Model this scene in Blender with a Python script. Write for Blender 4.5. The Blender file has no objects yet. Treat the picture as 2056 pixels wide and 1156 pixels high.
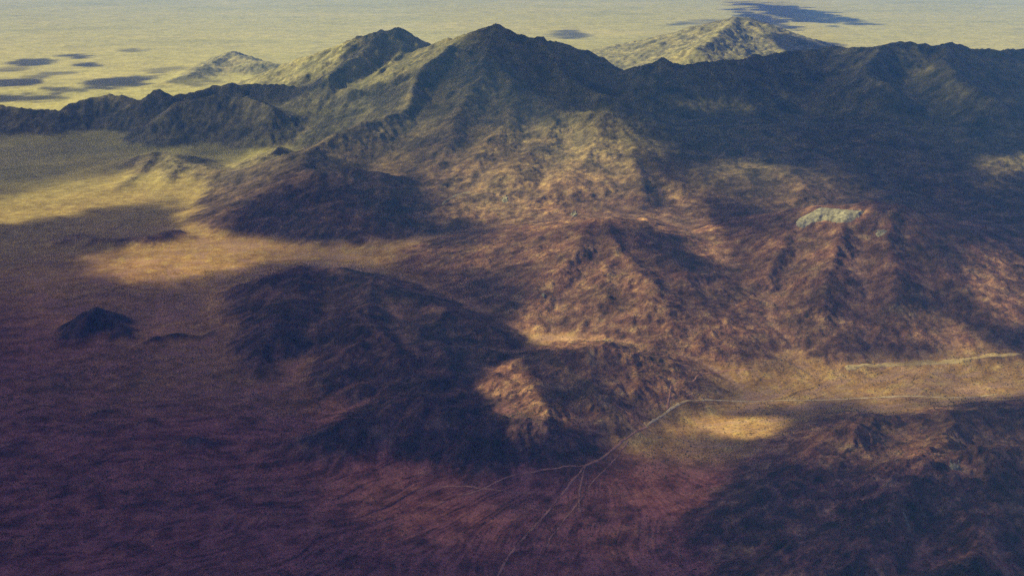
import bpy, math, random
import numpy as np
from mathutils import Vector

# ------------------------------------------------------------------ camera
S = bpy.context.scene
COL = S.collection
R = math.radians
ALT, PITCH, HFOV = 1500.0, 17.7, 50.0
cam_d = bpy.data.cameras.new('camera')
cam_d.sensor_width = 36.0
cam_d.lens = 18.0 / math.tan(R(HFOV / 2))
cam_d.clip_start = 1.0
cam_d.clip_end = 250000.0
cam = bpy.data.objects.new('camera', cam_d)
cam.location = (0, 0, ALT)
cam.rotation_euler = (R(90 - PITCH), 0, 0)
COL.objects.link(cam)
S.camera = cam

# ------------------------------------------------------------------ sky, sun, exposure
SUN_EL, SUN_AZ = 34.0, -74.0          # azimuth measured from +Y towards +X (sun on the far left)
sund = Vector((math.sin(R(SUN_AZ)) * math.cos(R(SUN_EL)), math.cos(R(SUN_AZ)) * math.cos(R(SUN_EL)), math.sin(R(SUN_EL))))
W = bpy.data.worlds.new('World'); S.world = W; W.use_nodes = True
nt = W.node_tree; nt.nodes.clear()
sky = nt.nodes.new('ShaderNodeTexSky'); sky.sky_type = 'NISHITA'; sky.sun_disc = False
sky.sun_elevation = R(SUN_EL); sky.sun_rotation = R(SUN_AZ)
sky.dust_density = 0.5; sky.ozone_density = 3.0; sky.altitude = 1500
tint = nt.nodes.new('ShaderNodeMix'); tint.data_type = 'RGBA'; tint.blend_type = 'MULTIPLY'
tint.inputs[0].default_value = 1.0
tint.inputs[7].default_value = (0.78, 0.49, 0.97, 1)       # the violet cast the photograph's shade has
bg = nt.nodes.new('ShaderNodeBackground'); bg.inputs[1].default_value = 0.13
out = nt.nodes.new('ShaderNodeOutputWorld')
nt.links.new(sky.outputs[0], tint.inputs[6]); nt.links.new(tint.outputs[2], bg.inputs[0]); nt.links.new(bg.outputs[0], out.inputs[0])
sl = bpy.data.lights.new('sun', 'SUN'); sl.energy = 4.8; sl.angle = R(0.5); sl.color = (1.0, 0.96, 0.60)
so = bpy.data.objects.new('sun', sl); COL.objects.link(so)
so.rotation_euler = sund.to_track_quat('Z', 'Y').to_euler(); so.location = sund * 9000
S.view_settings.view_transform = 'Standard'; S.view_settings.look = 'None'
S.view_settings.exposure = 0.85; S.view_settings.gamma = 1.0; S.view_settings.use_curve_mapping = False
S.render.engine = 'CYCLES'
cy = S.cycles
cy.max_bounces = 5; cy.diffuse_bounces = 1; cy.volume_bounces = 0; cy.transparent_max_bounces = 24
cy.use_denoising = False; cy.sample_clamp_indirect = 0.6

HAZE_COLOR = (0.17, 0.54, 1.0, 1); HAZE_DENSITY = 2.15e-5
CLOUD_H, CLOUD_K = 2300.0, 0.10

# ------------------------------------------------------------------ helpers
F = 1028.0 / math.tan(R(HFOV / 2))
CP, SP = math.cos(R(PITCH)), math.sin(R(PITCH))

def ray(px, py):
    a = (px - 1028.0) / F; v = (578.0 - py) / F
    return a, CP + v * SP, -SP + v * CP

def at_depth(px, py, D):
    a, b, c = ray(px, py); s = D / b
    return a * s, D, ALT + c * s

def ridge_point(px, py, d):
    if d < 0:
        a, b, c = ray(px, py); s_ = (-d - ALT) / c
        return a * s_, b * s_, float(-d)
    return at_depth(px, py, d)

def at_plane(px, py, z=0.0):
    a, b, c = ray(px, py); s = (z - ALT) / c
    return a * s, b * s

def project(x, y, z):
    dz = z - ALT
    fw = y * CP - dz * SP; up = y * SP + dz * CP
    fw = np.maximum(fw, 1.0)
    return 1028.0 + F * x / fw, 578.0 - F * up / fw

def _hash(ix, iy, seed):
    h = (ix.astype(np.int64) * 374761393 + iy.astype(np.int64) * 668265263 + seed * 2147483647) & 0xffffffff
    h = ((h ^ (h >> 13)) * 1274126177) & 0xffffffff
    h = ((h ^ (h >> 16)) * 2246822519) & 0xffffffff
    return (h ^ (h >> 15)) & 0xffffffff

def noise(x, y, seed=0):
    """gradient noise, about -1..1"""
    fx = np.floor(x); fy = np.floor(y); ix = fx.astype(np.int64); iy = fy.astype(np.int64)
    dx = x - fx; dy = y - fy
    u = dx * dx * dx * (dx * (dx * 6 - 15) + 10); v = dy * dy * dy * (dy * (dy * 6 - 15) + 10)
    def g(ox, oy):
        a = _hash(ix + ox, iy + oy, seed) * (2 * math.pi / 4294967296.0)
        return np.cos(a) * (dx - ox) + np.sin(a) * (dy - oy)
    n0 = g(0, 0); n1 = g(1, 0); n2 = g(0, 1); n3 = g(1, 1)
    a = n0 + (n1 - n0) * u; b = n2 + (n3 - n2) * u
    return (a + (b - a) * v) * 1.5

def fbm(x, y, scale, octs, seed=0, gain=0.5, ridged=False):
    s = np.zeros_like(x); amp = 1.0; tot = 0.0; f = 1.0 / scale
    for o in range(octs):
        n = noise(x * f + 17.3 * o, y * f - 9.1 * o, seed + o)
        if ridged: n = 1.0 - 2.0 * np.abs(n)
        s += n * amp; tot += amp; amp *= gain; f *= 2.03
    return s / tot

def sstep(a, b, t):
    t = np.clip((t - a) / (b - a), 0, 1); return t * t * (3 - 2 * t)

# ------------------------------------------------------------------ the relief
# every ridge: (hill id, half width in m, profile power, [(px, py, distance in m) ...]); crest heights follow from the survey rays
HILLS = ['desert_ground']
RIDGES = []
def hill(name): HILLS.append(name); return len(HILLS) - 1
def ridge(h, w, p, pts): RIDGES.append((h, w, p, pts))

h_main = hill('mountain')
ridge(h_main, 2000, 1.25, [(855,98,9700),(900,82,9600),(930,70,9400),(960,63,9300),(990,53,9200),(1020,68,9200),(1070,74,9200),(1120,87,9200),(1160,104,9200),(1200,130,9200),(1232,150,9200)])
ridge(h_main, 1500, 1.2, [(990,53,9200),(985,95,8800),(1000,140,8300),(1045,190,7800),(1120,222,7450),(1195,225,7300),(1215,232,7200)])
ridge(h_main, 1300, 1.2, [(1195,225,7300),(1250,262,7000),(1310,318,6550),(1360,378,6050),(1410,440,5650),(1440,480,5400)])
ridge(h_main, 1100, 1.2, [(930,70,9400),(890,105,8900),(850,135,8500),(838,180,8000),(810,225,7500),(740,250,7250),(680,268,7050),(620,300,6750)])
ridge(h_main, 1300, 1.1, [(985,95,8800),(955,160,8000),(925,215,7450),(900,270,7000),(880,330,6500),(850,385,6100)])
ridge(h_main, 1400, 1.0, [(1045,190,7800),(1010,250,7150),(950,315,6600),(880,375,6150),(850,410,5950)])
ridge(h_main, 1300, 1.0, [(1120,222,7450),(1105,280,6900),(1040,335,6420),(960,390,6030)])
ridge(h_main, 1300, 1.0, [(1215,232,7200),(1200,290,6740),(1150,350,6280),(1080,400,5930),(1040,430,5750)])
ridge(h_main, 700, 1.2, [(1270,285,6850),(1280,350,6250),(1290,410,5800),(1330,470,5400),(1390,520,5080)])
ridge(h_main, 800, 1.2, [(1100,85,9200),(1120,130,8700),(1170,175,8200),(1240,205,7900)])
h_west = hill('mountain')
ridge(h_west, 1500, 1.25, [(570,135,10500),(610,120,10400),(660,100,10300),(720,74,10200),(770,61,10200),(805,64,10200),(830,82,10200),(855,98,10100)])
ridge(h_west, 1000, 1.2, [(770,61,10200),(740,90,9800),(700,120,9450),(650,160,9050)])
ridge(h_west, 800, 1.2, [(830,82,10200),(800,110,9700),(770,140,9250)])
h_pale = hill('mountain')
ridge(h_pale, 2200, 1.3, [(1200,118,14300),(1270,95,14200),(1350,72,14000),(1400,55,14000),(1450,42,14000),(1480,33,14000),(1505,55,13800),(1540,74,13600),(1580,79,13500),(1610,82,13400),(1640,94,13200)])
ridge(h_pale, 1400, 1.3, [(1480,33,14000),(1440,70,13000),(1400,100,12200)])
h_east = hill('mountain')
ridge(h_east, 1800, 1.2, [(1232,152,9200),(1262,147,9000),(1300,134,8900),(1330,127,8900),(1365,134,8900),(1420,130,9000),(1480,124,9200),(1550,112,9600),(1610,104,9900),(1680,100,10000),(1740,92,9800),(1775,88,9700),(1795,84,9700),(1830,91,9700),(1870,92,9700),(1905,87,9700),(1960,96,9700),(2056,104,9700),(2150,106,9700),(2300,112,9700)])
ridge(h_east, 900, 1.2, [(1795,84,9700),(1760,110,9200),(1740,150,8500),(1790,180,8100)])
ridge(h_east, 900, 1.2, [(1905,87,9700),(1900,125,8900),(1930,165,8200),(2000,200,7700)])
ridge(h_east, 2700, 1.0, [(1380,262,7300),(1560,258,7350),(1750,262,7300),(1900,268,7250),(2060,275,7200),(2250,280,7200)])
h_spur = hill('foothill')
ridge(h_spur, 900, 1.2, [(1280,225,7900),(1380,290,7050),(1440,320,6650),(1490,345,6350),(1530,400,5900),(1540,450,5550)])
ridge(h_spur, 750, 1.2, [(1440,320,6650),(1400,350,6300),(1430,400,5900),(1475,450,5550)])
ridge(h_spur, 800, 1.2, [(1490,345,6350),(1580,345,6300),(1620,380,6000),(1600,425,5700)])
ridge(h_spur, 800, 1.2, [(1580,345,6300),(1680,365,6150),(1760,380,6050),(1800,390,5950)])
h_left = hill('foothill')
ridge(h_left, 800, 1.25, [(460,455,5750),(490,425,5900),(530,395,6000),(600,380,6050),(650,352,6150),(700,342,6200),(760,350,6150),(800,390,5950),(830,440,5720)])
ridge(h_left, 700, 1.2, [(700,342,6200),(690,400,5850),(660,450,5620)])
ridge(h_left, 700, 1.2, [(760,350,6150),(770,410,5780),(760,455,5600)])
ridge(h_left, 800, 1.2, [(620,300,6750),(600,340,6400),(640,352,6150)])
h_rang = hill('foothill')
ridge(h_rang, 480, 1.0, [(-200,212,9000),(-60,210,9000),(40,222,8900),(110,226,8900),(170,204,9100),(215,194,9200),(245,194,9200),(290,212,9000),(316,184,9150),(335,198,9100),(380,190,9200),(430,178,9400),(520,168,9400),(560,173,9300),(640,185,9000),(720,185,8800)])
ridge(h_rang, 600, 1.2, [(340,235,8450),(370,212,8650),(430,200,8700),(500,198,8700),(545,215,8500)])
h_fara = hill('foothill')
ridge(h_fara, 520, 1.2, [(330,168,-15),(380,150,-50),(425,128,-100),(450,116,-130),(463,107,-150),(480,116,-130),(520,128,-110),(560,132,-100),(620,148,-60)])
h_mound = hill('hill')
ridge(h_mound, 420, 1.4, [(235,378,6700),(280,345,7100),(312,306,7450),(345,308,7400),(352,330,7200),(340,360,6900)])
ridge(h_mound, 380, 1.4, [(560,295,7500),(530,315,7250),(480,352,6850),(430,360,6800)])
ridge(h_mound, 350, 1.4, [(400,330,7200),(430,345,7000),(420,365,6800)])
h_cent = hill('hill')
ridge(h_cent, 1000, 1.15, [(860,522,5050),(960,487,5150),(1050,470,5120),(1150,457,5050),(1200,449,5000),(1222,446,4980),(1260,460,4920),(1300,485,4800),(1340,520,4600),(1385,575,4320),(1420,620,4120)])
ridge(h_cent, 600, 1.15, [(1222,446,4980),(1240,500,4680),(1285,550,4400),(1330,600,4150),(1355,660,3950),(1400,690,3900)])
ridge(h_cent, 650, 1.15, [(1200,449,5000),(1160,500,4700),(1120,550,4480),(1092,592,4330),(1080,640,4150)])
ridge(h_cent, 500, 1.15, [(1240,500,4680),(1210,560,4400),(1215,600,4220),(1260,650,4020),(1300,690,3880)])
ridge(h_cent, 600, 1.15, [(1050,470,5120),(1010,520,4850),(950,570,4560)])
h_back = hill('foothill')
ridge(h_back, 450, 1.2, [(1222,470,5250),(1290,445,5380),(1350,480,5150),(1400,525,4900),(1440,560,4720)])
h_cap = hill('hill')
ridge(h_cap, 1050, 1.15, [(1440,505,5000),(1500,483,5000),(1550,462,5020),(1600,436,5030),(1640,416,5050),(1700,416,5020),(1750,409,5000),(1800,420,4950),(1840,455,4820),(1880,505,4600),(1920,560,4380),(1965,620,4150),(2010,670,3980)])
ridge(h_cap, 650, 1.15, [(1700,416,5020),(1690,480,4680),(1670,540,4400),(1655,600,4160),(1650,660,3960)])
ridge(h_cap, 600, 1.15, [(1800,420,4950),(1790,490,4600),(1800,560,4300),(1790,630,4050)])
ridge(h_cap, 550, 1.15, [(1600,436,5030),(1570,500,4700),(1540,560,4430)])
h_edge = hill('hill')
ridge(h_edge, 900, 1.2, [(1850,430,5500),(1920,450,5300),(1990,490,5050),(2056,520,4900),(2140,560,4750)])
ridge(h_edge, 700, 1.2, [(1990,490,5050),(2000,560,4600),(2050,640,4200),(2120,690,4000)])
h_dark = hill('hill')
ridge(h_dark, 330, 1.0, [(500,660,-24),(520,610,-62),(550,563,-86),(610,543,-99),(680,546,-102),(750,566,-99),(830,600,-93),(900,630,-86),(980,668,-68),(1030,700,-43)])
ridge(h_dark, 300, 1.0, [(610,543,-99),(590,610,-86),(550,670,-68),(520,720,-37)])
ridge(h_dark, 300, 1.0, [(750,566,-99),(740,640,-93),(720,700,-74),(690,750,-49),(640,800,-18)])
ridge(h_dark, 300, 1.0, [(900,630,-86),(880,700,-80),(900,760,-74),(930,800,-62)])
ridge(h_dark, 330, 1.0, [(740,640,-93),(800,710,-77),(860,770,-68),(900,800,-55)])
ridge(h_dark, 190, 1.1, [(540,700,-30),(580,680,-60),(630,690,-40)])
ridge(h_dark, 200, 1.1, [(820,640,-60),(850,665,-85),(840,710,-60)])
ridge(h_dark, 170, 1.1, [(690,800,-20),(730,775,-50),(770,790,-35)])
ridge(h_dark, 200, 1.1, [(950,690,-50),(985,720,-85),(960,770,-50)])
h_low = hill('hill')
ridge(h_low, 330, 1.1, [(570,898,-14),(640,876,-35),(720,855,-55),(790,822,-75),(860,806,-88),(930,820,-90),(1000,845,-78),(1070,852,-70),(1120,870,-55),(1160,900,-22)])
ridge(h_low, 240, 1.1, [(860,806,-88),(840,860,-60),(800,895,-30)])
ridge(h_low, 220, 1.1, [(1000,845,-78),(990,880,-45),(960,905,-20)])
h_lit = hill('hill')
ridge(h_lit, 430, 1.05, [(950,795,-50),(1000,770,-72),(1060,748,-85),(1120,728,-95),(1180,712,-100),(1225,712,-98),(1270,722,-88),(1305,748,-60),(1325,785,-25)])
ridge(h_lit, 330, 1.05, [(1060,748,-85),(1075,785,-80),(1100,825,-75),(1105,855,-45)])
ridge(h_lit, 330, 1.1, [(1180,712,-100),(1185,760,-85),(1195,810,-70),(1180,865,-30)])
ridge(h_lit, 260, 1.1, [(1270,722,-88),(1285,775,-55),(1255,850,-28)])
h_knoba = hill('knoll')
ridge(h_knoba, 190, 1.1, [(112,692,-6),(150,660,-40),(188,622,-85),(232,652,-42),(265,684,-8)])
h_knobb = hill('knoll')
ridge(h_knobb, 90, 1.3, [(280,688,-14),(310,676,-24),(350,670,-20),(400,676,-12),(460,650,-16)])
h_knobc = hill('knoll')
ridge(h_knobc, 80, 1.3, [(360,884,-10),(392,873,-24),(440,884,-8)])
ridge(h_knobc, 70, 1.4, [(250,852,-6),(300,842,-12),(320,850,-7)])
ridge(h_knobc, 60, 1.4, [(190,828,-8),(210,820,-12)])
h_front = hill('hill')
ridge(h_front, 300, 1.05, [(1600,915,-15),(1640,888,-35),(1700,868,-55),(1745,850,-75),(1790,858,-68),(1850,862,-75),(1920,850,-80),(1990,836,-85),(2056,828,-85),(2160,820,-85)])
ridge(h_front, 360, 1.05, [(1745,850,-75),(1720,880,-105),(1660,940,-95),(1600,990,-80),(1520,1040,-55),(1430,1090,-15)])
ridge(h_front, 420, 1.05, [(1920,850,-80),(1900,900,-110),(1850,960,-145),(1800,1030,-145),(1740,1100,-130),(1700,1170,-110)])
ridge(h_front, 380, 1.05, [(1850,960,-145),(1920,940,-150),(2000,930,-160),(2080,920,-160)])
ridge(h_front, 420, 1.05, [(2000,930,-160),(1990,1020,-160),(1960,1100,-150),(1940,1200,-140)])
ridge(h_front, 300, 1.05, [(1660,940,-95),(1650,1020,-90),(1600,1100,-70)])
h_wst = hill('hill')
ridge(h_wst, 200, 1.5, [(150,470,5500),(220,480,5450),(290,478,5450),(340,465,5550)])

HAZE_TOP = ALT + 40.0

def seg_height(X, Y, order=None):
    """max over all ridges -> height and hill id"""
    Hh = np.zeros_like(X); G = np.zeros(X.shape, np.int32)
    for (hid, w, p, pts) in RIDGES:
        P = [ridge_point(*q) for q in pts]
        for (a, b) in zip(P[:-1], P[1:]):
            x0, x1 = min(a[0], b[0]) - w, max(a[0], b[0]) + w
            y0, y1 = min(a[1], b[1]) - w, max(a[1], b[1]) + w
            m = (X > x0) & (X < x1) & (Y > y0) & (Y < y1)
            if not m.any(): continue
            xx = X[m]; yy = Y[m]
            dx, dy = b[0] - a[0], b[1] - a[1]; L2 = dx * dx + dy * dy + 1e-6
            t = np.clip(((xx - a[0]) * dx + (yy - a[1]) * dy) / L2, 0, 1)
            d = np.hypot(xx - a[0] - t * dx, yy - a[1] - t * dy)
            z = a[2] + (b[2] - a[2]) * t
            ww = w * np.clip(0.35 + 0.65 * z / max(q[2] for q in P), 0.3, 1)
            u = np.clip(1 - np.sqrt((d / ww) ** 2 + 0.0006), 0, 1)
            h = z * u ** p
            cur = Hh[m]; k = h > cur
            # soft union
            kk = 18.0
            hm = np.maximum(cur, h) + kk * 0.25 * np.clip(1 - np.abs(cur - h) / kk, 0, 1) ** 2 * np.clip(np.minimum(cur, h) / 45.0, 0, 1)
            g = G[m]; g[k & (h > 4.0)] = hid; G[m] = g
            Hh[m] = hm
    return Hh, G

def macro(X, Y):
    Rr = np.hypot(X, Y)
    wa = np.clip(Rr * 0.007, 8, 80)
    wx = fbm(X, Y, 700, 4, 11) * wa; wy = fbm(X, Y, 700, 4, 31) * wa
    H, G = seg_height(X + wx, Y + wy)
    m = np.clip(H / 130.0, 0, 1)
    # broken rocky relief on the hills
    H = H * (1 + 0.80 * np.clip(1 - Rr / 5000, 0.02, 0.3) * np.clip(H / 40, 0, 1) * (fbm(X, Y, 330, 5, 57, 0.6, True) - 0.15) * 2)
    H = H + m * (fbm(X, Y, 900, 5, 51, 0.55, True) * 30 - 7) * np.clip(Rr / 6500, 0.4, 1.6)
    H = H + np.clip(H / 50.0, 0, 1) * (fbm(X + wx * 2, Y + wy * 2, 260, 5, 71, 0.6, True) - 0.2) * 12 * np.clip(Rr / 5500, 0.5, 1.8)
    # gentle alluvial plain
    H = H + fbm(X, Y, 2600, 3, 91) * 9 + fbm(X, Y, 420, 4, 95) * 1.3
    # shallow anastomosing rills on the fan
    H = H - np.clip(1 - m * 3, 0, 1) * np.clip(fbm(X * 0.45 + Y * 0.5, Y * 1.3 - X * 0.6, 190, 4, 99, 0.55, True) - 0.15, 0, 1) * 5.0
    ax, ay = 300.0, 3180.0
    fr_ = np.hypot(X - ax, Y - ay); fa = np.arctan2(X - ax, ay - Y) + 0.12 * fbm(X, Y, 400, 3, 105)
    H = H + FAN(fr_, fa) * np.clip(1 - m * 4, 0, 1)
    return H, G

def FAN(fr_, fa):
    """rills that spread over the fan from its apex at the mouth of the pass"""
    w = sstep(60, 500, fr_) * (1 - sstep(2600, 3600, fr_))
    a = noise(fa * 26, fr_ / 700, 111) + 0.7 * noise(fa * 61 + 7, fr_ / 420, 112) + 0.5 * noise(fa * 130, fr_ / 260, 113)
    return w * (np.abs(a) - 0.5) * 2.6

R0, R1, DT = 1650.0, 16500.0, 0.0012
TH = R(31.5)
nth = int(2 * TH / DT); nr = int(math.log(R1 / R0) / DT)
theta = -TH + np.arange(nth) * DT
rad = R0 * np.exp(np.arange(nr) * DT)
TT, RR = np.meshgrid(theta, rad)
GX = RR * np.sin(TT); GY = RR * np.cos(TT)
Hm, GID = macro(GX, GY)

# ------------------------------------------------------------------ rain erosion (heights in cells: h / (r * dtheta))
def erode(H, n_drops, steps, seed):
    rng = np.random.default_rng(seed)
    cell = (RR * DT)
    Z = (H / cell).ravel().copy(); Hc = cell.ravel()
    Z = H.ravel().copy()
    flow = np.zeros_like(Z)
    batch = 60000
    prob = None
    for b in range(n_drops // batch):
        x = rng.uniform(2, nth - 3, batch); y = rng.uniform(2, nr - 3, batch)
        dx = np.zeros(batch); dy = np.zeros(batch); vel = np.ones(batch) * 0.6; water = np.ones(batch); sed = np.zeros(batch)
        for s in range(steps):
            ix = x.astype(np.int64); iy = y.astype(np.int64); u = x - ix; v = y - iy
            i0 = iy * nth + ix
            z00 = Z[i0]; z10 = Z[i0 + 1]; z01 = Z[i0 + nth]; z11 = Z[i0 + nth + 1]
            c = Hc[i0]
            gx = ((z10 - z00) * (1 - v) + (z11 - z01) * v) / c; gy = ((z01 - z00) * (1 - u) + (z11 - z10) * u) / c
            h = (z00 * (1 - u) * (1 - v) + z10 * u * (1 - v) + z01 * (1 - u) * v + z11 * u * v) / c
            dx = dx * 0.25 - gx; dy = dy * 0.25 - gy
            l = np.hypot(dx, dy) + 1e-9
            alive = (l > 1e-4)
            dx /= l; dy /= l
            nx = np.clip(x + dx, 1, nth - 3); ny = np.clip(y + dy, 1, nr - 3)
            jx = nx.astype(np.int64); jy = ny.astype(np.int64); p = nx - jx; q = ny - jy; j0 = jy * nth + jx
            h2 = (Z[j0] * (1 - p) * (1 - q) + Z[j0 + 1] * p * (1 - q) + Z[j0 + nth] * (1 - p) * q + Z[j0 + nth + 1] * p * q) / Hc[j0]
            dh = h2 - h
            cap = np.maximum(-dh, 0.004) * vel * water * 5.0
            dep = np.where(dh > 0, np.minimum(dh, sed), np.where(sed > cap, (sed - cap) * 0.25, 0))
            ero = np.where((dh <= 0) & (sed <= cap), np.minimum((cap - sed) * 0.30, -dh), 0)
            d = (dep - ero) * c
            w00 = (1 - u) * (1 - v); w10 = u * (1 - v); w01 = (1 - u) * v; w11 = u * v
            idx = np.concatenate([i0, i0 + 1, i0 + nth, i0 + nth + 1])
            val = np.concatenate([d * w00, d * w10, d * w01, d * w11])
            Z += np.bincount(idx, val, Z.size)
            if s > 6: flow += np.bincount(i0, water, Z.size)
            sed = sed + ero - dep
            vel = np.sqrt(np.maximum(vel * vel - dh * 2.0, 0.05)); vel = np.minimum(vel, 3)
            water *= 0.985
            x, y = nx, ny
    return Z.reshape(H.shape), flow.reshape(H.shape)

He, FLOW = erode(Hm, 420000, 34, 5)
He[~np.isfinite(He)] = 0
edge = np.minimum(sstep(0, R(1.2), TT + TH), sstep(0, R(1.2), theta[-1] - TT)) * sstep(0, 60 * DT, np.log(RR / R0)) * sstep(0, 40 * DT, math.log(R1 / R0) - np.log(RR / R0))
cellsz = RR * DT
def blur(a, n=1):
    for _ in range(n):
        a = (np.pad(a, ((1, 1), (0, 0)), 'edge')[2:] + 2 * a + np.pad(a, ((1, 1), (0, 0)), 'edge')[:-2]) / 4
        a = (np.pad(a, ((0, 0), (1, 1)), 'edge')[:, 2:] + 2 * a + np.pad(a, ((0, 0), (1, 1)), 'edge')[:, :-2]) / 4
    return a
Z = Hm + blur(He - Hm, 3) * edge
mm = np.clip(Z / 70, 0, 1)
# outcrops and fine crags at the scale of a few cells
Z = Z + edge * (mm * (fbm(GX, GY, 120, 5, 131, 0.62, True) - 0.1) * 10.0 * np.clip(RR / 4500, 0.6, 2.0) * (0.45 + 0.9 * np.clip(fbm(GX, GY, 500, 3, 137) + 0.3, 0, 1)) + fbm(GX, GY, 22, 2, 151) * 0.5 * np.clip(RR / 4000, 0.7, 2))
FL = np.log1p(blur(FLOW, 2)); FL = FL / np.percentile(FL, 99.7)
_fr = np.hypot(GX - 300.0, GY - 3180.0); _fa = np.arctan2(GX - 300.0, 3180.0 - GY) + 0.12 * fbm(GX, GY, 400, 3, 105)
RILL = np.clip(0.35 - FAN(_fr, _fa) * 0.75, 0, 1) * (np.abs(FAN(_fr, _fa)) > 0) * np.clip(1 - Z / 60, 0, 1)
FL = np.clip(FL * 0.8 + RILL * 0.8 * (0.6 + 0.6 * fbm(GX, GY, 60, 3, 119)), 0, 1)

def height_at(x, y):
    r = np.hypot(x, y); t = np.arctan2(x, y)
    fi = np.clip((t + TH) / DT, 0, nth - 1.001); fj = np.clip(np.log(np.maximum(r, 1) / R0) / DT, 0, nr - 1.001)
    i = np.atleast_1d(fi).astype(int); j = np.atleast_1d(fj).astype(int); u = fi - i; v = fj - j
    return (Z[j, i] * (1 - u) + Z[j, i + 1] * u) * (1 - v) + (Z[j + 1, i] * (1 - u) + Z[j + 1, i + 1] * u) * v

def hit(px, py):
    """ground point that the survey ray through (px, py) reaches first"""
    a, b, c = ray(px, py)
    s = np.exp(np.linspace(math.log(1700), math.log(30000), 2600)) / math.hypot(a, b)
    x = a * s; y = b * s; z = ALT + c * s
    k = np.argmax(z < height_at(x, y))
    return float(x[k]), float(y[k])

# ------------------------------------------------------------------ materials
def mat(name):
    m = bpy.data.materials.new(name); m.use_nodes = True
    n = m.node_tree; n.nodes.clear()
    o = n.nodes.new('ShaderNodeOutputMaterial'); return m, n, o

def N(n, t, **kw):
    x = n.nodes.new(t)
    for k, v in kw.items(): setattr(x, k, v)
    return x

def vnoise(n, vec, scale, detail=6, rough=0.6, dist=0.0):
    t = N(n, 'ShaderNodeTexNoise'); t.inputs['Scale'].default_value = scale; t.inputs['Detail'].default_value = detail
    t.inputs['Roughness'].default_value = rough; t.inputs['Distortion'].default_value = dist
    n.links.new(vec, t.inputs['Vector']); return t.outputs['Fac']

def ramp(n, fac, stops):
    r = N(n, 'ShaderNodeValToRGB'); e = r.color_ramp.elements
    while len(e) < len(stops): e.new(0.5)
    for el, (p, c) in zip(e, stops): el.position = p; el.color = (*c, 1) if len(c) == 3 else c
    n.links.new(fac, r.inputs[0]); return r.outputs[0]

def mixc(n, fac, a, b, mode='MIX'):
    m = N(n, 'ShaderNodeMix', data_type='RGBA', blend_type=mode)
    for sock, v in ((0, fac), (6, a), (7, b)):
        if isinstance(v, (int, float)): m.inputs[sock].default_value = v
        elif isinstance(v, tuple): m.inputs[sock].default_value = (*v, 1)
        else: n.links.new(v, m.inputs[sock])
    return m.outputs[2]

def math_(n, op, a, b=None, clamp=False):
    m = N(n, 'ShaderNodeMath', operation=op, use_clamp=clamp)
    for i, v in enumerate((a, b)):
        if v is None: continue
        if isinstance(v, (int, float)): m.inputs[i].default_value = v
        else: n.links.new(v, m.inputs[i])
    return m.outputs[0]

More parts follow.
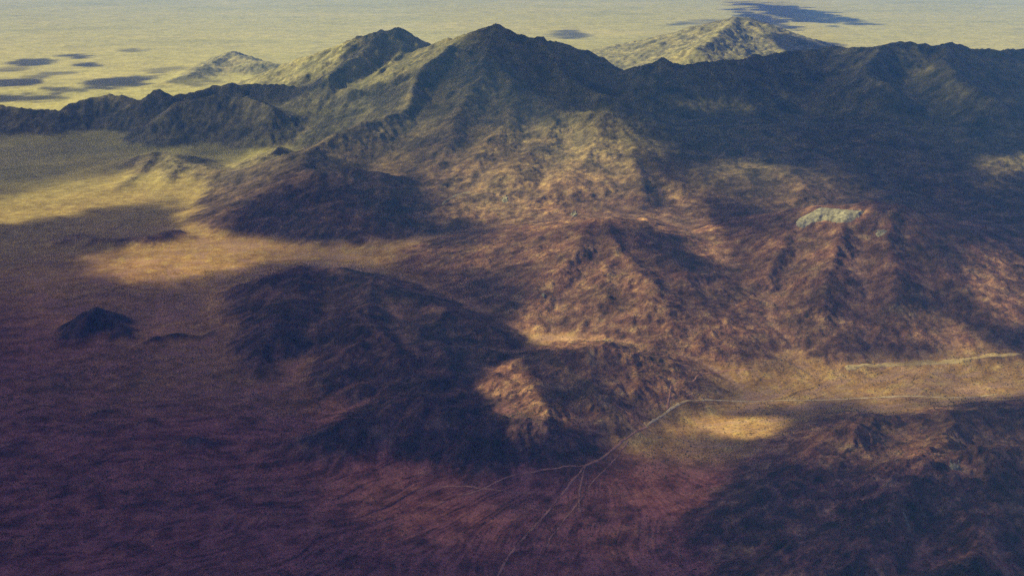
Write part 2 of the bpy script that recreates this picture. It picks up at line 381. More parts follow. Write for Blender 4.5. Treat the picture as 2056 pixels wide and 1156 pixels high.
def ground_material():
    m, n, o = mat('desert_soil_and_rock')
    geo = N(n, 'ShaderNodeNewGeometry'); pos = geo.outputs['Position']
    at = N(n, 'ShaderNodeAttribute', attribute_name='terrain')     # r: relief, g: drainage, b: distance from the red fan
    sp = N(n, 'ShaderNodeSeparateColor'); n.links.new(at.outputs['Color'], sp.inputs[0])
    rock, wash, far = sp.outputs[0], sp.outputs[1], sp.outputs[2]
    big = vnoise(n, pos, 0.0011, 5, 0.6, 0.6)
    mid = vnoise(n, pos, 0.016, 8, 0.70)
    fine = vnoise(n, pos, 0.11, 4, 0.7)
    # soils: red gravel of the near fan, tan sand of the far basin
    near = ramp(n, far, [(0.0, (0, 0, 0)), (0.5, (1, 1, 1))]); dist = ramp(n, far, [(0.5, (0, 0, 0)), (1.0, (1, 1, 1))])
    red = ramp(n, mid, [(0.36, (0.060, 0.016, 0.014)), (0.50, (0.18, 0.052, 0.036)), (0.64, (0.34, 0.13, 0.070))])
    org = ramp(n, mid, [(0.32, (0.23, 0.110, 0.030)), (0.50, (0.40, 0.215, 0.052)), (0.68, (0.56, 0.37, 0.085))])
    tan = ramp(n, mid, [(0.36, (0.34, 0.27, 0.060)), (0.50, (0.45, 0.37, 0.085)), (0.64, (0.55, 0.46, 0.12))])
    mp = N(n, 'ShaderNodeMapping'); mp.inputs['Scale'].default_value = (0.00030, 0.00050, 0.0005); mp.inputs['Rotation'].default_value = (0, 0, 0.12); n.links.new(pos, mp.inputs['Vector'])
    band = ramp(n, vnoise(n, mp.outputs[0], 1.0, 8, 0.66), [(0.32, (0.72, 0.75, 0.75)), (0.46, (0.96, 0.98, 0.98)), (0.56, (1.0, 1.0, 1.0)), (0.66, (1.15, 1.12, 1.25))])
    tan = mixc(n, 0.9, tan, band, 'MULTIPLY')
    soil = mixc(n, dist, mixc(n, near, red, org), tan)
    # rock on the hills: dark varnish and paler granite
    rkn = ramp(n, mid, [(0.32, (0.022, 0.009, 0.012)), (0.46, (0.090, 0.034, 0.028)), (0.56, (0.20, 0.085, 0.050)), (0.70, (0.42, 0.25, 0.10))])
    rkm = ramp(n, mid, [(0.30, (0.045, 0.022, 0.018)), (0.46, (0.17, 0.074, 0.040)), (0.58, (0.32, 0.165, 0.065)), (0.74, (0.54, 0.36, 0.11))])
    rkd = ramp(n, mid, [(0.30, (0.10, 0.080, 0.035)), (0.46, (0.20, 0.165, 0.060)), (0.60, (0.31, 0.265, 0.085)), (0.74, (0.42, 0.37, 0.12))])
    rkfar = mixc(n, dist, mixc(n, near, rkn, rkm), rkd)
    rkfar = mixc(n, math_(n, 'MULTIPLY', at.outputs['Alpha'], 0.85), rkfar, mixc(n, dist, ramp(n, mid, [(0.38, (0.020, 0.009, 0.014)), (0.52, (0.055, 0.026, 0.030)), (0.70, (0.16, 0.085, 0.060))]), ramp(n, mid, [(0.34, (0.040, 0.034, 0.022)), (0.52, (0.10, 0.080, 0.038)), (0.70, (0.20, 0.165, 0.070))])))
    rf = math_(n, 'ADD', math_(n, 'MULTIPLY', rock, 1.5), math_(n, 'MULTIPLY', math_(n, 'SUBTRACT', big, 0.55), 1.6), True)
    c = mixc(n, rf, soil, rkfar)
    # pale sediment in the gullies
    wf = math_(n, 'MULTIPLY', math_(n, 'POWER', wash, 5.0), 0.6, True)
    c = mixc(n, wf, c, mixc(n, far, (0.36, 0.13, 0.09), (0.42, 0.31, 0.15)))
    # speckle of scrub and stones
    vo = N(n, 'ShaderNodeTexVoronoi', feature='F1'); vo.inputs['Scale'].default_value = 0.14; n.links.new(pos, vo.inputs['Vector'])
    spk = ramp(n, vo.outputs['Distance'], [(0.22, (1, 1, 1)), (0.36, (0, 0, 0))])
    dens = ramp(n, vnoise(n, pos, 0.004, 4, 0.6), [(0.40, (0.15, 0.15, 0.15)), (0.62, (0.75, 0.75, 0.75))])
    c = mixc(n, mixc(n, 1.0, spk, dens, 'MULTIPLY'), c, (0.035, 0.040, 0.022))
    bl = ramp(n, vnoise(n, pos, 0.0060, 6, 0.60), [(0.37, (0.52, 0.54, 0.60)), (0.5, (1, 1, 1)), (0.63, (1.45, 1.38, 1.25))])
    c = mixc(n, math_(n, 'ADD', math_(n, 'MULTIPLY', rock, 0.6), 0.30, True), c, bl, 'MULTIPLY')
    v = ramp(n, fine, [(0.28, (0.62, 0.60, 0.62)), (0.5, (1, 1, 1)), (0.74, (1.45, 1.40, 1.3))])
    c = mixc(n, 1.0, c, v, 'MULTIPLY')
    bs = N(n, 'ShaderNodeBsdfPrincipled'); bs.inputs['Roughness'].default_value = 0.95; bs.inputs['Specular IOR Level'].default_value = 0.1
    n.links.new(c, bs.inputs['Base Color'])
    bm = N(n, 'ShaderNodeBump'); bm.inputs['Strength'].default_value = 0.8; bm.inputs['Distance'].default_value = 6.0
    hsum = math_(n, 'ADD', math_(n, 'MULTIPLY', vnoise(n, pos, 0.03, 6, 0.7), math_(n, 'ADD', math_(n, 'MULTIPLY', rock, 2.0), 0.25)), math_(n, 'MULTIPLY', fine, 0.15))
    n.links.new(hsum, bm.inputs['Height']); n.links.new(bm.outputs[0], bs.inputs['Normal'])
    n.links.new(bs.outputs[0], o.inputs[0]); return m

def plain_material(name, stops, scale=0.05, bump=0.5):
    m, n, o = mat(name)
    geo = N(n, 'ShaderNodeNewGeometry'); pos = geo.outputs['Position']
    c = ramp(n, vnoise(n, pos, scale, 6, 0.7), stops)
    bs = N(n, 'ShaderNodeBsdfPrincipled'); bs.inputs['Roughness'].default_value = 0.95; bs.inputs['Specular IOR Level'].default_value = 0.1
    n.links.new(c, bs.inputs['Base Color'])
    bm = N(n, 'ShaderNodeBump'); bm.inputs['Strength'].default_value = bump; bm.inputs['Distance'].default_value = 2.0
    n.links.new(vnoise(n, pos, scale * 3, 4, 0.7), bm.inputs['Height']); n.links.new(bm.outputs[0], bs.inputs['Normal'])
    n.links.new(bs.outputs[0], o.inputs[0]); return m

M_ground = ground_material()
M_road = plain_material('pale_track_dust', [(0.36, (0.34, 0.20, 0.06)), (0.56, (0.58, 0.42, 0.18))], 0.03)
M_band = plain_material('pale_gravel', [(0.36, (0.34, 0.20, 0.055)), (0.60, (0.56, 0.40, 0.13))], 0.012)
M_wash = plain_material('wash_sand', [(0.38, (0.17, 0.06, 0.040)), (0.56, (0.42, 0.20, 0.10))], 0.02)
M_pale = plain_material('pale_rock', [(0.34, (0.10, 0.085, 0.05)), (0.48, (0.24, 0.20, 0.10)), (0.66, (0.36, 0.31, 0.16))], 0.06, 0.9)
M_scrub = plain_material('dry_scrub', [(0.3, (0.025, 0.03, 0.018)), (0.7, (0.07, 0.065, 0.035))], 0.01, 0.1)

# ------------------------------------------------------------------ ground meshes
def mesh_np(name, V, Q, normals=None, attr=None, material=None, tri=False):
    me = bpy.data.meshes.new(name)
    k = Q.shape[1]
    me.vertices.add(len(V)); me.vertices.foreach_set('co', V.astype(np.float32).ravel())
    me.loops.add(Q.size); me.loops.foreach_set('vertex_index', Q.astype(np.int32).ravel())
    me.polygons.add(len(Q)); me.polygons.foreach_set('loop_start', np.arange(0, Q.size, k, dtype=np.int32))
    me.polygons.foreach_set('use_smooth', np.ones(len(Q), bool))
    if attr is not None:
        a = me.color_attributes.new('terrain', 'FLOAT_COLOR', 'POINT')
        a.data.foreach_set('color', attr.astype(np.float32).ravel())
    me.update(calc_edges=True)
    if normals is not None:
        me.normals_split_custom_set_from_vertices(normals.astype(np.float32))
    if material: me.materials.append(material)
    o = bpy.data.objects.new(name, me); COL.objects.link(o); return o

jr = [0]
while jr[-1] < nr - 1:
    r = rad[jr[-1]]; jr.append(jr[-1] + (1 if r < 3500 else 2 if r < 6500 else 3))
jr = [j for j in jr if j < nr]
jr = np.array(jr)
Vx, Vy, Vz = GX[jr], GY[jr], Z[jr]
# vertex normals of the whole sheet so that hills join without a seam
P = np.stack([Vx, Vy, Vz], -1)
du = np.gradient(P, axis=1); dv = np.gradient(P, axis=0)
NV = np.cross(du, dv); NV /= np.linalg.norm(NV, axis=-1, keepdims=True)
NV *= np.sign(NV[..., 2:3])
ridgev = np.clip(Z / 90.0, 0, 1) * 0.6 + np.clip((1 - NV[0, 0, 2]) * 0, 0, 1)
slope = np.zeros_like(Z)
gr = np.gradient(Z, axis=0) / cellsz; gt = np.gradient(Z, axis=1) / cellsz
slope = np.hypot(gr, gt)
conv = blur(Z - blur(Z, 40), 2) / cellsz * 0.8
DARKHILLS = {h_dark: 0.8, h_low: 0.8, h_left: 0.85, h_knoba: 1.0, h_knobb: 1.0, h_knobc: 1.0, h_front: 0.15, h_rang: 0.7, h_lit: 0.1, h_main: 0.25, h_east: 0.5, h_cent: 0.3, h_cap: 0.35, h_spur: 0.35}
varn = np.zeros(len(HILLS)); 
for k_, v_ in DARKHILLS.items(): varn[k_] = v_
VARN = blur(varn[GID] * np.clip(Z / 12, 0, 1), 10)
relief = 0.6 * np.clip(conv * 0.5, -0.4, 0.6) + np.clip(np.clip((Z - 9) / 38, 0, 1) * 0.75 + np.clip(blur(slope, 3) * 1.6 - 0.1, 0, 1) * 0.5, 0, 1)
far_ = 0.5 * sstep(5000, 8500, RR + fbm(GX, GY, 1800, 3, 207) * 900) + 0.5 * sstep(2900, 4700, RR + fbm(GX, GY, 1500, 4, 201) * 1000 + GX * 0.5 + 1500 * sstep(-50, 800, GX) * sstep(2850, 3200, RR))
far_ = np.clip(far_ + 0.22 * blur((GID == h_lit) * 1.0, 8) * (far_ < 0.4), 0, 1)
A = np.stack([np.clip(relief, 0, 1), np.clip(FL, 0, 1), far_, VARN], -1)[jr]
rows, cols = Vx.shape
idx = np.arange(rows * cols).reshape(rows, cols)
Qall = np.stack([idx[:-1, :-1], idx[:-1, 1:], idx[1:, 1:], idx[1:, :-1]], -1).reshape(-1, 4)
gface = GID[jr][:-1, :-1].ravel()
# low ground counts as plain
Pf, Nf, Af = P.reshape(-1, 3), NV.reshape(-1, 3), A.reshape(-1, 4)
LABEL = {
 'desert_ground': 'red-brown and tan desert plain of gravel and sand spreading between all the hills',
}
HL = {
 h_main: 'tallest mountain, its dark blue pointed summit above long spurs in the middle of the range',
 h_west: 'flat-topped mountain left of the tallest summit, with a pale lit flank',
 h_pale: 'pale sunlit mountain in the far basin right of the tallest summit',
 h_east: 'long low dark ridge with two small bumps along the right skyline',
 h_spur: 'reddish foothill spurs beneath the dark upland right of centre',
 h_left: 'dark purplish foothill below the west end of the main mountain',
 h_rang: 'low dark blue ridge with a small sharp tip at the far left',
 h_fara: 'small pale craggy hill in front of the far sandy basin, upper left',
 h_mound: 'low yellow sunlit mounds on the left plain',
 h_cent: 'central pointed hill with a shaded right side and orange gullied foot',
 h_back: 'narrow rib of rock just behind the shaded side of the central pointed hill',
 h_cap: 'broad hill with the pale rock cap above the right-hand plain',
 h_edge: 'hill with a sunlit flank at the right edge behind the pale-capped hill',
 h_dark: 'large dark purple hill mass left of centre',
 h_low: 'low dark hills at the front of the range above the red fan',
 h_lit: 'rounded hill at the centre front with a bright yellow patch on its left flank',
 h_knoba: 'small isolated dark triangular knoll on the left plain',
 h_knobb: 'low dark knoll between the triangular knoll and the dark hill mass',
 h_knobc: 'scattered tiny dark knolls on the lower left plain',
 h_front: 'large dark rocky hill filling the lower right corner',
 h_wst: 'faint low rise on the left plain below the bright yellow strip',
}
for g, nm in enumerate(HILLS):
    q = Qall[gface == g]
    if not len(q): continue
    u, inv = np.unique(q.ravel(), return_inverse=True)
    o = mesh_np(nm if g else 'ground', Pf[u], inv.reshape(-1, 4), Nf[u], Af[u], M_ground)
    o['kind'] = 'structure'
    o['label'] = HL.get(g, LABEL['desert_ground'])

# outlying ground: to the sides, behind and out to the horizon
def far_relief(X, Y):
    r = np.hypot(X, Y)
    return fbm(X, Y, 2600, 3, 91) * 9 + fbm(X, Y, 420, 4, 95) * 1.3
def sheet(name, th, rr, drop):
    T, Q_ = np.meshgrid(th, rr); X = Q_ * np.sin(T); Y = Q_ * np.cos(T)
    if drop: H, _ = macro(X, Y); H = H - drop
    else: H = far_relief(X, Y)
    ids = np.arange(X.size).reshape(X.shape)
    q = np.stack([ids[:-1, :-1], ids[:-1, 1:], ids[1:, 1:], ids[1:, :-1]], -1).reshape(-1, 4)
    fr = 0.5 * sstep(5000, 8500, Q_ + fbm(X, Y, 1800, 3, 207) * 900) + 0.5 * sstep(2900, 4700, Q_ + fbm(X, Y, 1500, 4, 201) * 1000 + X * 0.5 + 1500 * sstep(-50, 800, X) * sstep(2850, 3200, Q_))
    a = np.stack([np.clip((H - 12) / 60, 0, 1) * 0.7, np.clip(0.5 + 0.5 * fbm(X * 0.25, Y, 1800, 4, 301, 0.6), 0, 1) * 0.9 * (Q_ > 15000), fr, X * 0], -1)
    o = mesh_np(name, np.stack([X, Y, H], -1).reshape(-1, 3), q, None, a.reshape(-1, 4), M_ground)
    o['kind'] = 'structure'; return o
sheet('ground', np.linspace(-TH - 0.004, TH + 0.004, 260), np.exp(np.linspace(math.log(R1 * 0.998), math.log(70000), 240)), 0.4)['label'] = 'pale sandy basin floor beyond the mountains'
sheet('ground', np.linspace(TH - 0.004, 2 * math.pi - TH + 0.004, 240), np.exp(np.linspace(math.log(200), math.log(70000), 260)), 2.0)['label'] = 'desert ground out of view around the range'
sheet('ground', np.linspace(-TH - 0.01, TH + 0.01, 90), np.exp(np.linspace(math.log(200), math.log(R0 * 1.004), 90)), 1.0)['label'] = 'desert ground directly beneath the viewpoint'
sheet('ground', np.linspace(0, 2 * math.pi, 64), np.linspace(1, 205, 8), 1.5)['label'] = 'desert ground straight below the viewpoint'

# ------------------------------------------------------------------ tracks and washes, draped on the ground
def drape(name, pts, width, material, label, lift=0.35, wob=3.0, taper=False):
    G = [hit(*p) for p in pts]
    # resample with a Catmull-Rom curve
    out = []
    for i in range(len(G) - 1):
        p0 = G[max(i - 1, 0)]; p1 = G[i]; p2 = G[i + 1]; p3 = G[min(i + 2, len(G) - 1)]
        n = max(2, int(math.hypot(p2[0] - p1[0], p2[1] - p1[1]) / 5))
        for k in range(n):
            t = k / n
            out.append(tuple(0.5 * ((2 * p1[a]) + (-p0[a] + p2[a]) * t + (2 * p0[a] - 5 * p1[a] + 4 * p2[a] - p3[a]) * t * t + (-p0[a] + 3 * p1[a] - 3 * p2[a] + p3[a]) * t ** 3) for a in (0, 1)))
    c = np.array(out); x, y = c[:, 0], c[:, 1]
    x = x + fbm(x, y, 90, 3, 400 + len(pts)) * wob; y = y + fbm(x, y, 90, 3, 440 + len(pts)) * wob
    tx, ty = np.gradient(x), np.gradient(y); L = np.hypot(tx, ty) + 1e-9; nx, ny = -ty / L, tx / L
    w = width * (0.7 + 1.2 * np.clip(fbm(x, y, 80, 4, 480, 0.6) + 0.3, -0.3, 0.9))
    if taper: w = w * np.linspace(1, 0.35, len(w))
    offs = [-0.5, -0.45, -0.22, 0, 0.22, 0.45, 0.5]; lifts = [-2.5, 1, 1, 1, 1, 1, -2.5]
    V = []
    for of, lf in zip(offs, lifts):
        xx = x + nx * w * of; yy = y + ny * w * of
        V.append(np.stack([xx, yy, height_at(xx, yy) + lift * lf], -1))
    V = np.stack(V, 1); n, k = V.shape[:2]; ids = np.arange(n * k).reshape(n, k)
    q = np.stack([ids[:-1, :-1], ids[:-1, 1:], ids[1:, 1:], ids[1:, :-1]], -1).reshape(-1, 4)
    o = mesh_np(name, V.reshape(-1, 3), q, None, None, material)
    o['kind'] = 'structure'; o['label'] = label; return o

drape('dirt_road', [(1298,858),(1318,842),(1345,822),(1372,808),(1400,804),(1470,805),(1560,804),(1650,803),(1740,799),(1830,795),(1900,798),(1960,797),(2005,790)], 9, M_road, 'pale straight dirt road crossing the plain on the right', wob=1.2)
drape('dry_wash', [(1000,1156),(1030,1105),(1070,1060),(1110,1015),(1140,975),(1165,950),(1176,935),(1210,918),(1235,898),(1270,872),(1298,858)], 7, M_wash, 'sandy dry wash winding down the red fan to the bottom edge', wob=6)
drape('dry_wash', [(1176,935),(1168,965),(1163,1000),(1165,1030)], 6, M_wash, 'short branch of the dry wash dropping straight down the red fan', wob=5)
drape('dry_wash', [(1340,822),(1345,795),(1352,775),(1390,765),(1405,752),(1450,746),(1510,742)], 6, M_wash, 'thin sandy wash climbing from the dirt road towards the pass', wob=5)
drape('dry_wash', [(1100,985),(1060,990),(1000,985),(930,975),(860,978)], 5, M_wash, 'faint wash crossing the upper red fan', wob=8)
drape('dry_wash', [(1700,738),(1800,732),(1900,728),(1980,716),(2056,712)], 26, M_band, 'broad pale wash along the foot of the hills at the right', wob=14)
drape('dry_wash', [(1298,858),(1275,838),(1250,822),(1232,808)], 5, M_wash, 'orange wash strand climbing left from the road end', wob=4)
drape('dry_wash', [(1176,935),(1130,938),(1080,945),(1020,958),(960,985),(880,1010)], 5, M_wash, 'thin wash strand leaving the fork towards the left', wob=6)
drape('dry_wash', [(1260,885),(1230,925),(1190,970),(1160,1010),(1120,1060),(1090,1110)], 4, M_wash, 'narrow wash strand running beside the main dry wash', wob=6)
drape('dry_wash', [(888,412),(905,398),(925,390),(945,386)], 16, M_pale, 'short pale curved wash on the sunlit foot of the main mountain', wob=5)

# ------------------------------------------------------------------ pale outcrops, each a faceted slab standing proud of its hill
def outcrop(px, py, rx, ry, hgt, label, seed, blocks=0, outline=None):
    rng = random.Random(seed)
    x0, y0 = hit(px, py)
    n = 42
    uu = np.linspace(-1.25, 1.25, n); U, Vv = np.meshgrid(uu, uu)
    X = x0 + U * rx; Y = y0 + Vv * ry
    rr = np.hypot(U, Vv)
    if outline is not None:
        sx, sy = project(X, Y, height_at(X, Y))
        poly = outline; inside = np.zeros(X.shape, bool); dmin = np.full(X.shape, 1e9)
        for i in range(len(poly)):
            ax, ay = poly[i]; bx, by = poly[(i + 1) % len(poly)]
            cnd = ((ay > sy) != (by > sy)) & (sx < (bx - ax) * (sy - ay) / (by - ay + 1e-9) + ax); inside ^= cnd
            t = np.clip(((sx - ax) * (bx - ax) + (sy - ay) * (by - ay)) / ((bx - ax) ** 2 + (by - ay) ** 2), 0, 1)
            dmin = np.minimum(dmin, np.hypot(sx - ax - t * (bx - ax), sy - ay - t * (by - ay)))
        prof = np.where(inside, np.clip(dmin / 6, 0, 1), -np.clip(dmin / 6, 0, 1))
    else:
        prof = np.clip((0.8 + 1.0 * fbm(X, Y, rx * 0.8, 4, seed, 0.6) - rr) * 3.0, -1, 1)
    # joint-bounded blocks
    cx = np.array([rng.uniform(-1.1, 1.1) for _ in range(34)]); cyy = np.array([rng.uniform(-1.1, 1.1) for _ in range(34)]); ch = np.array([rng.uniform(0.4, 1.0) for _ in range(34)])
    d = np.hypot(U[..., None] - cx, Vv[..., None] - cyy); o_ = np.argsort(d, -1); d1 = np.take_along_axis(d, o_[..., :1], -1)[..., 0]; d2 = np.take_along_axis(d, o_[..., 1:2], -1)[..., 0]
    joint = np.clip((d2 - d1) * 12, 0, 1)
    H = height_at(X, Y) + hgt * prof * (0.35 + 0.65 * ch[o_[..., 0]]) * (0.75 + 0.25 * joint) + fbm(X, Y, rx * 0.3, 3, seed + 5) * hgt * 0.12
    H = np.where(prof <= -0.99, height_at(X, Y) - hgt * 0.6, H)
    ids = np.arange(n * n).reshape(n, n)
    q = np.stack([ids[:-1, :-1], ids[:-1, 1:], ids[1:, 1:], ids[1:, :-1]], -1).reshape(-1, 4)
    keep = (prof[:-1, :-1].ravel() > -0.99) | (prof[1:, 1:].ravel() > -0.99)
    q = q[keep]; u, inv = np.unique(q.ravel(), return_inverse=True)
    V = np.stack([X, Y, H], -1).reshape(-1, 3)[u]
    V[:, 2] -= 0.0
    o = mesh_np('rock_outcrop', V, inv.reshape(-1, 4), None, None, M_pale)
    o.data.polygons.foreach_set('use_smooth', np.zeros(len(o.data.polygons), bool))
    o['label'] = label; o['category'] = 'rock outcrop'; return o

outcrop(1665, 440, 200, 220, 8, 'large pale angular rock cap on the summit of the broad right-hand hill', 3, outline=[(1597,452),(1602,440),(1625,428),(1648,416),(1690,420),(1735,423),(1728,432),(1705,446),(1680,447),(1650,442),(1630,448),(1612,458)])
outcrop(1770, 468, 22, 45, 6, 'small pale rock patch below and right of the large pale cap', 5)
outcrop(1091, 594, 9, 16, 8, 'tiny white boulder outcrop at the head of the orange gullies', 7)
outcrop(1915, 938, 22, 22, 6, 'pale streaked rock on the dark hill in the lower right', 9)
outcrop(1820, 1045, 5, 30, 3, 'thin pale rock streak low on the dark front hill', 11)
outcrop(832, 178, 60, 110, 14, 'pale rock knob on the left shoulder of the tallest mountain', 13)
outcrop(1014, 402, 22, 50, 7, 'white rock patch on the sunlit foot of the main mountain', 17)
outcrop(1153, 432, 20, 60, 7, 'white rock sliver above the central pointed hill', 19)
outcrop(362, 463, 12, 14, 4, 'tiny greenish white speck of rock on the left plain', 21)

# ------------------------------------------------------------------ scrub
rng = np.random.default_rng(77)
n = 150000
t = rng.uniform(-R(29.5), R(29.5), n); r = 2100 * np.exp(rng.uniform(0, math.log(5200 / 2100), n))
x, y = r * np.sin(t), r * np.cos(t)
keepp = np.clip(0.35 + 1.2 * fbm(x, y, 300, 4, 500) + 0.6 * fbm(x * 0.5, y * 2, 90, 3, 520), 0.03, 1)
k = rng.random(n) < keepp * 0.9; x, y, r = x[k][:62000], y[k][:62000], r[k][:62000]
z = height_at(x, y); n = len(x)
s = rng.lognormal(0.45, 0.45, n) * 0.95 * np.clip(r / 3200, 0.8, 1.3)
base = np.array([[1, 0, 0.1], [0, 1, 0.1], [-1, 0, 0.1], [0, -1, 0.1], [0, 0, 0.95]])
tri = np.array([[0, 1, 4], [1, 2, 4], [2, 3, 4], [3, 0, 4]])
an = rng.uniform(0, 6.28, n)
s = np.minimum(s, 2.3)
bx = base[None, :, 0] * np.cos(an)[:, None] - base[None, :, 1] * np.sin(an)[:, None]
by = base[None, :, 0] * np.sin(an)[:, None] + base[None, :, 1] * np.cos(an)[:, None]
jit = rng.uniform(0.6, 1.4, (n, 5))
V = np.stack([x[:, None] + bx * s[:, None] * jit, y[:, None] + by * s[:, None] * jit, z[:, None] - 0.4 + base[None, :, 2] * s[:, None] * 1.4 * jit], -1).reshape(-1, 3)
T = (tri[None] + (np.arange(n) * 5)[:, None, None]).reshape(-1, 3)
o = mesh_np('desert_scrub', V, T, None, None, M_scrub); o['kind'] = 'stuff'; o['label'] = 'dark dots of desert scrub scattered over the near plain and hills'

# ------------------------------------------------------------------ broken cloud deck above the viewpoint, whose gaps let the sun through
# survey of how much sun reaches the ground: (px, py, rx, ry, tilt in degrees clockwise, transmission, softness)
LIGHT = [
 # broad levels
 (150, 320, 500, 90, 0, 0.20, .6), (850, 290, 330, 120, 0, 0.42, .5), (300, 620, 380, 90, 0, 0.17, .6), (700, 500, 330, 42, 3, 0.42, .6),
 (1700, 570, 330, 140, 0, 0.52, .6), (1560, 370, 190, 60, 0, 0.48, .5), (1000, 990, 420, 110, 0, 0.30, .6), (1250, 950, 250, 130, -20, 0.28, .6),
 (1480, 720, 240, 95, -10, 0.72, .6), (1750, 760, 420, 60, -2, 0.55, .5), (1850, 150, 240, 45, 15, 0.24, .6), (1930, 500, 120, 60, 25, 0.30, .5),
 (450, 225, 200, 30, 0, 0.34, .6), (1850, 910, 240, 80, -5, 0.42, .6), (1950, 1050, 120, 90, 20, 0.30, .6), (1690, 1040, 40, 60, 0, 0.4, .6), (960, 215, 160, 50, 0, 0.24, .6), (1180, 550, 190, 95, 20, 0.58, .6),
 # deepest shade
 (0, 1156, 700, 300, 0, 0.03, .8), (1700, 1060, 260, 120, -15, 0.16, .5), (1900, 400, 220, 45, 20, 0.04, .5), (1550, 285, 280, 40, 5, 0.06, .5), (1080, 110, 110, 55, 20, 0.07, .5), (780, 640, 230, 90, 10, 0.24, .4), (700, 760, 200, 60, 0, 0.2, .5), (900, 870, 330, 45, 0, 0.13, .4), (620, 430, 170, 40, 0, 0.10, .5),
 # sunlit gaps
 (790, 135, 150, 22, -22, 0.75, .5), (890, 90, 55, 16, -30, 0.75, .5), (690, 95, 60, 18, -25, 0.55, .5), (745, 118, 60, 20, -15, 0.14, .4), (825, 195, 16, 45, 12, 0.6, .6),
 (560, 140, 110, 22, 0, 0.55, .6), (760, 70, 60, 10, 0, 0.3, .5),
 (1100, 345, 200, 95, -12, 1.0, .6), (1080, 415, 190, 30, -4, 1.0, .6), (1060, 300, 90, 30, -15, 0.55, .7), (1190, 245, 40, 25, 0, 0.45, .6),
 (1395, 450, 32, 100, -40, 0.85, .6), (1270, 440, 110, 22, 8, 0.9, .6),
 (360, 365, 260, 40, -4, 0.62, .6), (100, 410, 260, 26, -8, 0.66, .5), (310, 345, 60, 36, -30, 0.85, .6), (470, 395, 90, 50, -20, 0.72, .6), (360, 520, 170, 40, -5, 0.72, .6), (420, 460, 60, 50, 20, 0.65, .6), (540, 320, 40, 40, 0, 0.7, .6),
 (650, 430, 180, 60, 0, 0.14, .4),
 (1130, 660, 100, 48, 10, 1.0, .5), (1260, 640, 150, 75, 25, 0.8, .6), (1360, 700, 80, 35, 20, 0.62, .6),
 (1220, 850, 50, 25, 0, 0.4, .6), (1180, 745, 80, 30, 0, 0.25, .6),
 (1020, 790, 60, 60, 30, 1.0, .35), (1062, 840, 56, 46, -25, 1.0, .35), (1470, 868, 120, 30, 3, 1.0, .4), (1910, 670, 90, 36, 18, 1.0, .5), (1800, 735, 150, 10, -2, 0.7, .6), (2015, 570, 70, 65, 40, 1.0, .6), (1480, 690, 80, 30, -10, 0.6, .7),
 (1700, 800, 330, 8, -2, 0.6, .7), (1980, 795, 60, 10, -5, 0.7, .6),
 (2020, 330, 80, 18, 4, 0.75, .5), (2000, 372, 40, 10, 4, 0.35, .5), (1430, 210, 90, 14, 4, 0.5, .6), (1550, 187, 40, 8, 0, 0.4, .6), (1880, 440, 40, 20, 0, 0.3, .6), (1840, 118, 40, 20, 40, 0.4, .7), (1670, 435, 75, 22, 0, 0.85, .5),
]
def light_survey(px, py, X, Y):
    w1 = fbm(X, Y, 500, 4, 611) ; w2 = fbm(X, Y, 500, 4, 631)
    sc = np.clip(py, 60, 1200) / 600.0
    w3 = fbm(X, Y, 170, 3, 641); w4 = fbm(X, Y, 170, 3, 646)
    px = px + w1 * 42 + w3 * 30 * np.clip(sc, .3, 1.4); py = py + w2 * 34 * np.clip(sc, .2, 1.4) + w4 * 20 * np.clip(sc, .2, 1.4)
    L = np.full(px.shape, 0.12)
    for (cx, cy_, rx, ry, tilt, val, soft) in LIGHT:
        a = R(tilt); dx = px - cx; dy = py - cy_
        u = (dx * math.cos(a) + dy * math.sin(a)) / rx; v = (-dx * math.sin(a) + dy * math.cos(a)) / ry
        d = np.sqrt(u * u + v * v)
        w = 1 - sstep(1 - soft * 0.8, 1 + soft * 0.7, d)
        L = L + (val - L) * w
    r = np.hypot(X, Y)
    basin = sstep(10600, 11500, r + np.clip(X, 0, 9000) * -0.12)
    basin = np.where(X < -1500, sstep(9500, 10200, r), basin)
    Lf = np.full(px.shape, 0.93)
    for (cx, cy_, rx, ry, tilt, val) in [(1600, 28, 110, 13, 9, 0.05), (1535, 40, 60, 8, 14, 0.06), (1640, 98, 90, 14, 8, 0.08), (1140, 70, 40, 8, 0, 0.35), (1400, 45, 60, 5, -4, 0.5), (60, 126, 40, 6, -3, 0.15), (150, 113, 30, 5, 2, 0.2), (175, 131, 32, 5, 5, 0.15), (30, 165, 60, 9, 0, 0.15), (235, 166, 70, 10, -3, 0.15), (100, 150, 60, 5, -6, 0.4), (265, 101, 22, 4, 0, 0.45), (60, 197, 90, 9, 0, 0.2), (330, 140, 60, 4, -4, 0.5), (120, 180, 50, 4, 3, 0.4), (20, 140, 40, 4, 0, 0.4), (400, 165, 60, 5, -4, 0.4)]:
        a = R(tilt); dx = px - w1 * 34 - cx; dy = py - w2 * 28 * np.clip(sc, .2, 1.4) - cy_
        u = (dx * math.cos(a) + dy * math.sin(a)) / rx; v = (-dx * math.sin(a) + dy * math.cos(a)) / ry
        d = np.sqrt(u * u + v * v) + 1.1 * fbm(X, Y * 0.6, 520, 5, 651, 0.6)
        Lf = Lf + (val - Lf) * (1 - sstep(0.7, 1.25, d))
    L = L * (1 - basin) + Lf * basin
    return L

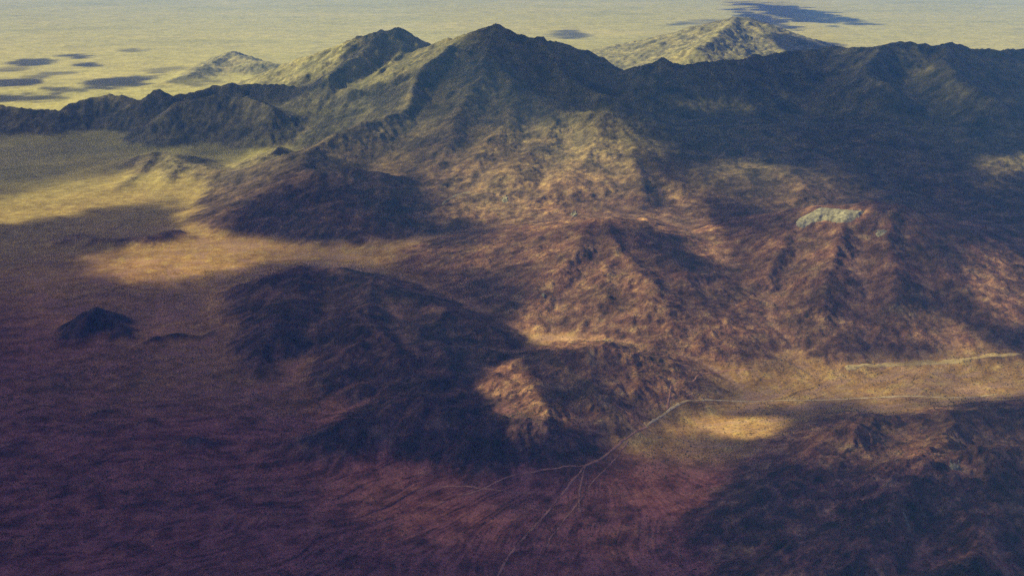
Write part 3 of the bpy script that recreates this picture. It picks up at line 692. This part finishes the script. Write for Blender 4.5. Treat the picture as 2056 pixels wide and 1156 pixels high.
cdt = 0.0072
cth = np.concatenate([np.arange(-R(100), -R(34), 0.03), np.arange(-R(34), R(34), cdt), np.arange(R(34), R(100), 0.03)])
crr = np.exp(np.concatenate([np.arange(math.log(60), math.log(1600), 0.06), np.arange(math.log(1600), math.log(30000), cdt * 1.15)]))
CT, CR = np.meshgrid(cth, crr)
gx, gy = CR * np.sin(CT), CR * np.cos(CT)                 # ground point each cloud column shades, near level
shift = Vector((sund.x, sund.y, 0)) / sund.z
cxw, cyw = gx + shift.x * CLOUD_H, gy + shift.y * CLOUD_H
zz = np.zeros_like(gx)
for _ in range(14):
    sx = cxw - shift.x * (CLOUD_H - zz); sy = cyw - shift.y * (CLOUD_H - zz)
    zz = zz * 0.4 + 0.6 * np.where(np.hypot(sx, sy) < R1, height_at(sx, sy), 0)
PX, PY = project(sx, sy, zz)
L = light_survey(np.clip(PX, -300, 2350), np.clip(PY, -40, 1400), sx, sy)
out_ = np.maximum(1 - sstep(1300, 1900, np.hypot(sx, sy)), sstep(R(33), R(38), np.abs(np.arctan2(sx, sy))) * (np.hypot(sx, sy) < 9000))
L = L + (np.where((sx > 1200) & (np.abs(np.arctan2(sx, sy)) > R(38)) | (sy < -200), 1.0, 0.12) - L) * out_  # unseen deck closed overhead to shade near haze, opened right and behind for skylight
L = L * np.clip(1 + 0.25 * fbm(gx, gy, 320, 4, 671) + (L < 0.6) * 0.9 * fbm(gx, gy, 650, 4, 675), 0.15, 3)
L = np.clip(L, 0.035, 1)
tau = -np.log(L); tau = tau * (1 + 0.55 * tau)
tau = np.where(tau < 0.06, 0, tau)
thick = tau * sund.z / CLOUD_K
rim = np.zeros_like(thick); rim[1:-1, 1:-1] = 1; thick = thick * rim
top = CLOUD_H + 0.62 * thick * (1 + 0.10 * fbm(gx, gy, 160, 3, 691)); bot = CLOUD_H - 0.38 * thick
ids = np.arange(gx.size).reshape(gx.shape)
quad = np.stack([ids[:-1, :-1], ids[:-1, 1:], ids[1:, 1:], ids[1:, :-1]], -1).reshape(-1, 4)
tk = thick.ravel(); act = (tk[quad] > 0).any(1); quad = quad[act]
bid = ids.ravel() + gx.size; zero = tk <= 0; bid = np.where(zero, ids.ravel(), bid)
Vt = np.stack([cxw, cyw, top], -1).reshape(-1, 3); Vb = np.stack([cxw, cyw, bot], -1).reshape(-1, 3)
q2 = bid[quad][:, ::-1]
# quads that collapse fully at the rim keep both sides apart by the vertices that differ
q = np.concatenate([quad, q2]); u, inv = np.unique(q.ravel(), return_inverse=True)
mcl, n_, o_ = mat('cloud_droplets')
pv = N(n_, 'ShaderNodeVolumePrincipled'); pv.inputs['Color'].default_value = (0.75, 0.75, 0.78, 1); pv.inputs['Density'].default_value = CLOUD_K; pv.inputs['Anisotropy'].default_value = 0.6
n_.links.new(pv.outputs[0], o_.inputs['Volume'])
oc = mesh_np('cloud_deck', np.concatenate([Vt, Vb])[u], inv.reshape(-1, 4), None, None, mcl)
oc['kind'] = 'stuff'; oc['label'] = 'broken white cloud deck overhead whose gaps let patches of sun through'

# ------------------------------------------------------------------ haze
mh, n_, o_ = mat('haze_air')
pv = N(n_, 'ShaderNodeVolumePrincipled'); pv.inputs['Color'].default_value = HAZE_COLOR; pv.inputs['Density'].default_value = HAZE_DENSITY; pv.inputs['Anisotropy'].default_value = 0.0
n_.links.new(pv.outputs[0], o_.inputs['Volume'])
b = 75000.0; z0, z1 = -60.0, HAZE_TOP
V = np.array([(x, y, z) for z in (z0, z1) for y in (-b, b) for x in (-b, b)], float)
Qh = np.array([[0, 2, 3, 1], [4, 5, 7, 6], [0, 1, 5, 4], [2, 6, 7, 3], [0, 4, 6, 2], [1, 3, 7, 5]])
oh = mesh_np('haze', V, Qh, None, None, mh); oh['kind'] = 'stuff'; oh['label'] = 'thin blue desert haze that fades the far basin'
